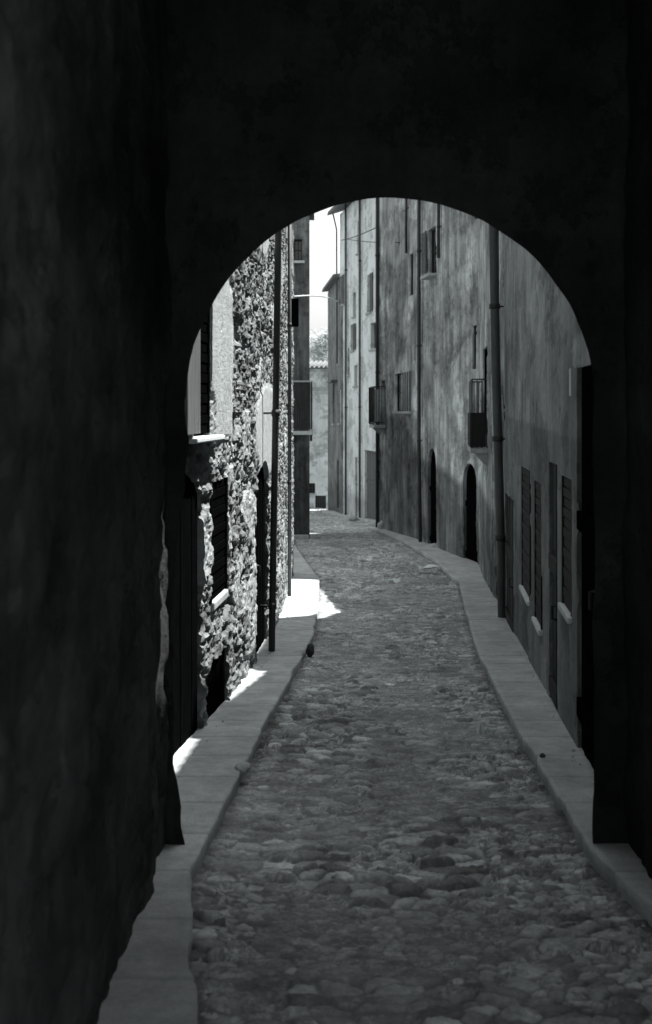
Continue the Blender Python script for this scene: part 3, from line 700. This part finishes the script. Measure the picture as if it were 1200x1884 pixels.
wall_body('wall', pfC, nfC, [44, 50, 56.6], 6, -4, topC, M['plaster_far'], fc, inset=.4)
A, n_ = pt(pfC, nfC, 56.6, 0); MB().box(A[0], A[0]+.5, 56.5, 56.62, -4, 10.7).build('end_wall', M['plaster_far'], fc)
roof(pfC, nfC, [44, 50, 56.6], .5, 6, topC, fc, ends=(0, .5))
for o in opsC[:8]: window(pfC, nfC, *o['u'], *o['z'], fc, d=.15, mat='grey_wood', sill='stone')
for o in (opsC[0], opsC[1], opsC[3]): shutter(pfC, nfC, o['u'][0]-.45, o['u'][0]-.02, o['z'][0], o['z'][1], fc, 'grey_wood', .03)
leaf_boards(pfC, nfC, *doorC['u'], *doorC['z'], .1, M['grey_wood'], fc, 'door', 8, handle=True)
leaf_boards(pfC, nfC, *doorC2['u'], *doorC2['z'], .1, M['dark_wood'], fc, 'door', 4)
for xx in (640, 666):
    downpipe([tuple(pt(pfC, nfC, YC(xx), .09)[0])+(z,) for z in (11, 4, -3)], .05, 'zinc', fc, [8, 2], .1)
downpipe([(.30, 56.9, 10.9), (.48, 56.8, 10.1), (.50, 56.7, 4)], .035, 'zinc', fc)

ln = thing('lane_house', 'low dark house with projecting eaves at the left foot of the tall pale one', 'house', (.5, 58, float(gz(58))))
pfD = lambda u: (.68-.075*(np.asarray(u)-55.8), u*1.0); nfD = lambda u: (np.ones_like(u*1.0)*-.9985, np.ones_like(u*1.0)*-.055)
YD = lambda x: (.70+.055*53)/((x-600)/F+.055)
D1 = dict(u=(57, 58), z=(P(56, 940), P(56, 850)), depth=.2); D2 = dict(u=(59.5, 60.5), z=(P(59, 780), P(59, 700)), depth=.2)
D3 = dict(u=(56.2, 56.9), z=(P(54, 780), P(54, 715)), depth=.2)
zs = lines(-4.2, 7.9, .1, [D1['z'][0], D1['z'][1], D2['z'][0], D2['z'][1], D3['z'][0], D3['z'][1]]); us = lines(55.8, 63.6, .1, [57, 58, 59.5, 60.5, 56.2, 56.9])
topD = lambda u: np.asarray(u)*0+7.9
link('wall', wall_mesh('wall', pfD, nfD, us, zs, [D1, D2, D3], topD, dispC, lambda U, Z: .9+.3*(fbm(U, Z, 3)-.5)-.35*sstep(0, 1, -1.2-Z)), M['plaster_lane'], ln)
A, n_ = pt(pfD, nfD, 55.8, 0); MB().box(A[0], A[0]+.12, 55.74, 55.82, -4.2, 7.85).build('end_wall', M['plaster_lane'], ln)
wall_body('wall', pfD, nfD, [57, 63.6], 1.6, -4.2, topD, M['plaster_lane'], ln, inset=.4)
roof(pfD, nfD, [57, 60, 63.6], .30, 1.6, topD, ln, ends=(.2, 0), pitch=.12)
leaf_boards(pfD, nfD, *D1['u'], *D1['z'], .12, M['dark_wood'], ln, 'door', 6)
for o in (D2, D3): window(pfD, nfD, *o['u'], *o['z'], ln, d=.15, mat='dark_wood', sill='stone')
s = MB(); wbox(s, pfD, nfD, 57.8, 60.2, 0, .3, P(59, 704), P(59, 700)); s.build('awning', M['zinc'], ln)

fw = thing('white_cottage', 'small bright whitewashed cottage closing the far end of the street', 'house', (-.5, 66, float(gz(66))))
pfE = lambda u: (u*1.0, 66-.08*np.asarray(u)); nfE = lambda u: (np.ones_like(u*1.0)*-.08, np.ones_like(u*1.0)*-.9968)
E1 = dict(u=(wx(580, 66), wx(600, 66)), z=(-3.7, P(66, 912)), depth=.2); E2 = dict(u=(wx(568, 66), wx(580, 66)), z=(P(66, 908), P(66, 889)), depth=.2)
E3 = dict(u=(wx(604, 66), wx(611, 66)), z=(P(66, 898), P(66, 884)), depth=.2)
zs = lines(-4.6, 4.0, .1, [E1['z'][0], E1['z'][1], E2['z'][0], E2['z'][1], E3['z'][0], E3['z'][1]]); us = lines(-6, 1.6, .1, [o['u'][i_] for o in (E1, E2, E3) for i_ in (0, 1)])
topE = lambda u: np.asarray(u)*0+4.05
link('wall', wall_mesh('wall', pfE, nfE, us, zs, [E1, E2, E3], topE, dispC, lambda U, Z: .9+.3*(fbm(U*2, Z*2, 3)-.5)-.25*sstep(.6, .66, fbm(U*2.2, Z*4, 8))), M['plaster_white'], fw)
wall_body('wall', pfE, nfE, [-6, 1.6], 4, -4.6, topE, M['plaster_white'], fw, inset=.4)
roof(pfE, nfE, [-6, 1.6], .25, 2.5, topE, fw, pitch=.15)
leaf_boards(pfE, nfE, *E1['u'], *E1['z'], .1, M['dark_wood'], fw, 'door', 5)
window(pfE, nfE, *E2['u'], *E2['z'], fw, d=.12, mat='dark_wood'); window(pfE, nfE, *E3['u'], *E3['z'], fw, d=.12, mat='dark_wood')
s = MB(); wbox(s, pfE, nfE, -1.6, .5, .0, .09, P(66, 718), P(66, 712)); s.build('string_course', M['stone'], fw)

# ------------------------------------------------------------------ projecting dark house, far left
le = thing('projecting_house', 'dark shaded house end jutting out on the far left with a closed balcony', 'house', (-.8, 36.5, float(gz(36.5))))
pfF = lambda u: (u*1.0, 36.5+0*np.asarray(u)); nfF = lambda u: (np.zeros_like(u*1.0), -np.ones_like(u*1.0))
F1_ = dict(u=(-.93, -.70), z=(P(36.5, 480), P(36.5, 440)), depth=.15)
us = lines(-5, -.48, .06, [-.93, -.70]); zs = lines(-3, 8.1, .08, [F1_['z'][0], F1_['z'][1]])
link('wall', wall_mesh('wall', pfF, nfF, us, zs, [F1_], None, lambda U, Z: .02*(fbm(U*3, Z*2, 4)-.5), lambda U, Z: (.7+.6*fbm(U*3, Z*.7, 9))*(1+1.5*sstep(.56, .6, fbm(U*4, Z*.8, 12))*sstep(5, 6, Z))*(1-.4*sstep(0, .2, .9-Z))), M['plaster_left'], le)  # pale streaks above put sunlit streaks into the wall colour
b = MB(); b.poly([(-.50, 36.52, -3), (-.62, 41, -3), (-5, 41, -3), (-5, 36.9, -3), (-.6, 36.9, -3), (-.50, 36.52, 8.1), (-.62, 41, 8.1), (-5, 41, 8.1), (-5, 36.9, 8.1), (-.6, 36.9, 8.1)], [(0,1,6,5),(1,2,7,6),(2,3,8,7),(3,4,9,8),(4,0,5,9),(5,6,7,8,9),(4,3,2,1,0)]); b.build('wall', M['plaster_left'], le)
MB().box(-5.2, -.38, 36.3, 41.2, 8.1, 8.25).build('roof', M['tile'], le)
window(pfF, nfF, *F1_['u'], *F1_['z'], le, d=.1, mat='dark_wood', sill='pale_stone')
bl = MB(); bl.box(-1.2, -.38, 36.0, 36.49, P(36.2, 800), P(36.2, 793)); bl = bl.build('balcony', M['pale_stone'], le, .01)
p_ = MB()
for k_ in range(16):
    x = -1.19+k_*.05; p_.box(x, x+.042, 36.02+.004*(k_ % 2), 36.04+.004*(k_ % 2), P(36, 790), P(36, 703))
for k_ in range(9):
    y = 36.05+k_*.05; p_.box(-.42+.004*(k_ % 2), -.40+.004*(k_ % 2), y, y+.042, P(36, 790), P(36, 703))
p_.build('boarding', M['dark_wood'], bl)
MB().box(-1.2, -.37, 35.98, 36.06, P(36, 703), P(36, 700)).build('handrail', M['pale_cable'], bl)
MB().box(-.47, -.40, 36.3, 36.45, P(36, 812), P(36, 800.5)).build('balcony_bracket', M['dark_wood'], bl)
MB().box(-1.0, -.9, 36.3, 36.45, P(36, 812), P(36, 800.5)).build('balcony_bracket', M['dark_wood'], bl)
MB().box(-1.05, -.5, 36.25, 36.48, -2.05, float(gz(36.5))+.12).build('doorstep', M['stone'], le, .01)

# ------------------------------------------------------------------ tree beyond the cottage
tr = thing('tree', 'pale feathery tree showing in the strip of sky above the white cottage', 'tree', (-.2, 72, 0))
tb = MB(); tb.tube([(-.2, 72, -4), (-.25, 72, 1), (-.1, 72, 3.6), (0, 72, 5.8)], [.22, .18, .12, .04], 8)
for k_ in range(14):
    a = k_*2.4; z = 2.5+k_*.28; L = 1.8-k_*.08; tb.tube([(-.15, 72, z), (-.15+math.cos(a)*L*.6, 72+math.sin(a)*L*.6, z+.5), (-.15+math.cos(a)*L, 72+math.sin(a)*L, z+.7)], [.06, .04, .015], 5)
tb.build('trunk', M['stone'], tr)
m = Mat('leaves', .6, .3); m.color(m.ramp(m.noise(3, 3), .3, .7, .25, .5)); m.b.inputs['Transmission Weight'].default_value = 0
nt2 = m.nt; tl = nt2.nodes.new('ShaderNodeBsdfTranslucent'); tl.inputs[0].default_value = (.75, .78, .78, 1); mx = nt2.nodes.new('ShaderNodeMixShader'); mx.inputs[0].default_value = .5
nt2.links.new(m.b.outputs[0], mx.inputs[1]); nt2.links.new(tl.outputs[0], mx.inputs[2]); nt2.links.new(mx.outputs[0], nt2.nodes['Material Output'].inputs[0])
Vl = []; Ql = []; rr = random.Random(3); cl = []
for k_ in range(110):
    a = rr.uniform(0, 2*PI); z = rr.uniform(2.6, 6.4); R_ = (1.9*(1-(z-2.4)/4.6)**.6)*rr.uniform(.2, 1); cl.append((-.15+math.cos(a)*R_, 72+math.sin(a)*R_, z))
for c_ in cl:
    for q in range(85):
        p0 = Vector((c_[0]+rr.gauss(0, .18), c_[1]+rr.gauss(0, .18), c_[2]+rr.gauss(0, .14)))
        d = Vector((rr.gauss(0, 1), rr.gauss(0, 1), rr.gauss(0, .6))).normalized(); e_ = d.cross(Vector((rr.gauss(0, 1), rr.gauss(0, 1), rr.gauss(0, 1)))).normalized(); s_ = rr.uniform(.05, .11)
        bI = len(Vl); Vl += [p0-d*s_, p0+e_*s_*.35, p0+d*s_, p0-e_*s_*.35]; Ql.append((bI, bI+1, bI+2, bI+3))
link('crown', mesh_np('crown', np.array([tuple(v) for v in Vl]), np.array(Ql), smooth=False), m.m, tr)

# ------------------------------------------------------------------ cables
def cable(p, q, sag, r, mat, label, grp=None):
    pts = [tuple(Vector(p).lerp(Vector(q), i_/16)-Vector((0, 0, sag*4*(i_/16)*(1-i_/16)))) for i_ in range(17)]
    return tag(MB().tube(pts, r, 6).build('cable', M[mat], None), label, 'cable', grp)
cable((-.66, 25.0, P(25, 546)), (float(pfD(np.array(57.))[0]), 57, P(57, 556)), -.12, .022, 'pale_cable', 'pale cable crossing the strip of sky from the rubble house')
cable((wx(628, 54), 54, P(54, 442)), (wx(752, 36.3), 36.3, P(36.3, 382)), .15, .018, 'cable', 'dark cable climbing to the right across the two tall facades')
cable((wx(640, 54), 54, P(54, 440)), (wx(735, 37.7), 37.7, P(37.7, 446)), .05, .015, 'cable', 'dark cable running nearly level below the climbing one')

# ------------------------------------------------------------------ small things in the street
def scrap(x, v, sx, sy, label, seed, h=0):
    Y0 = (1.75+h*-1)*F/(v-909) if v > 1069 else float(np.interp(-v, [-(HOR+F*(EYE-gz(y))/y) for y in np.linspace(20, 60, 300)], np.linspace(20, 60, 300)))
    X0 = wx(x, Y0); r_ = random.Random(seed); z0 = float(gz(Y0))+.03+h; mb = MB(); n = 5
    vs = [[mb.bm.verts.new((X0+(i_/(n-1)-.5)*sx+r_.uniform(-.01, .01), Y0+(j_/(n-1)-.5)*sy+r_.uniform(-.02, .02), z0+.03+.10*r_.random())) for j_ in range(n)] for i_ in range(n)]
    for i_ in range(n-1):
        for j_ in range(n-1): mb.bm.faces.new((vs[i_][j_], vs[i_+1][j_], vs[i_+1][j_+1], vs[i_][j_+1]))
    o = mb.build('paper_scrap', M['paper'], None); md = o.modifiers.new('solid', 'SOLIDIFY'); md.thickness = .004
    return tag(o, label, 'paper')
scrap(727, 1079, .24, .35, 'crumpled white paper lying in mid street beyond the sun patch', 1)
scrap(790, 1053, .45, .22, 'long flat white paper strip near the right kerb far down the street', 2)
scrap(888, 1372, .05, .09, 'tiny pale scrap on the cobbles halfway to the right kerb', 3)
def rock(x, Y0, r, label, mat='stone', seed=1, zz=None, name='stone', cat='stone'):
    X0 = wx(x, Y0); z0 = float(gz(Y0)) if zz is None else zz
    return tag(MB().blob((X0, Y0, z0+r[2]*.6), r, 3, .16, seed).build(name, M[mat], None), label, cat)
rock(571, 13.6, (.045, .08, .075), 'small dark stone lodged against the left kerb before the sun patch', 'dark_wood', 2)
rock(704, 41.0, (.16, .2, .22), 'pale guard stone at the foot of the dark street corner', 'stone', 3)
rock(757, 37.6, (.14, .16, .15), 'pale round stone standing against the dark wall right of the corner', 'pale_stone', 4, float(P(37.6, 950)))
rock(760, 37.2, (.1, .12, .22), 'narrow stone bollard below the pale round stone', 'stone', 5)
rock(803, 32.5, (.3, .25, .1), 'flat doorstep stone at the far arched doorway', 'stone', 6)
rock(650, 50.5, (.2, .2, .12), 'small rubble stone by the far kerb under the pale house', 'stone', 7)
# a fallen kerb chunk on the left walk and one on the right
rock(446, 7.65, (.05, .07, .035), 'broken kerb fragment at the crumbling edge of the left pavement', 'stone', 8, float(gz(7.65))+KH-.02)
rock(998, 8.0, (.018, .03, .012), 'tiny dark pebble lying on the right pavement', 'dark_wood', 9, float(gz(8.0))+KH)

# loose grit gathered in the gutters and along the wall feet: too much to count
mb = MB(); rr = random.Random(11)
for k_ in range(900):
    y = 4+28*rr.random()**1.6; sd_ = rr.random()
    if sd_ < .4: x = float(np.interp(y, LKy, LKx))+.03+abs(rr.gauss(0, .05)); z = float(gz(y))-.02
    elif sd_ < .75: x = float(np.interp(y, RKy, RKx))-.03-abs(rr.gauss(0, .05)); z = float(gz(y))-.02
    elif sd_ < .9 and y > 6.5: x = float(XRW(y))-.03-abs(rr.gauss(0, .03)); z = float(gz(y))+KH
    elif y > 6.5 and y < 25: x = float(XLW(y))+.05+abs(rr.gauss(0, .03)); z = float(gz(y))+KH
    else: continue
    r_ = rr.uniform(.004, .016); pts = [(x+r_*rr.uniform(.6, 1.3)*math.cos(a), y+r_*1.2*math.sin(a), z) for a in (0, 1.3, 2.6, 3.8, 5)]
    mb.poly(pts+[(x+r_*.2, y, z+r_*rr.uniform(.6, 1.3))], [(0,1,5),(1,2,5),(2,3,5),(3,4,5),(4,0,5)])
gr_ = mb.build('grit', M['stone'], None); gr_['kind'] = 'stuff'; gr_['label'] = 'loose grit gathered along the kerbs and wall feet'; gr_['category'] = 'grit'
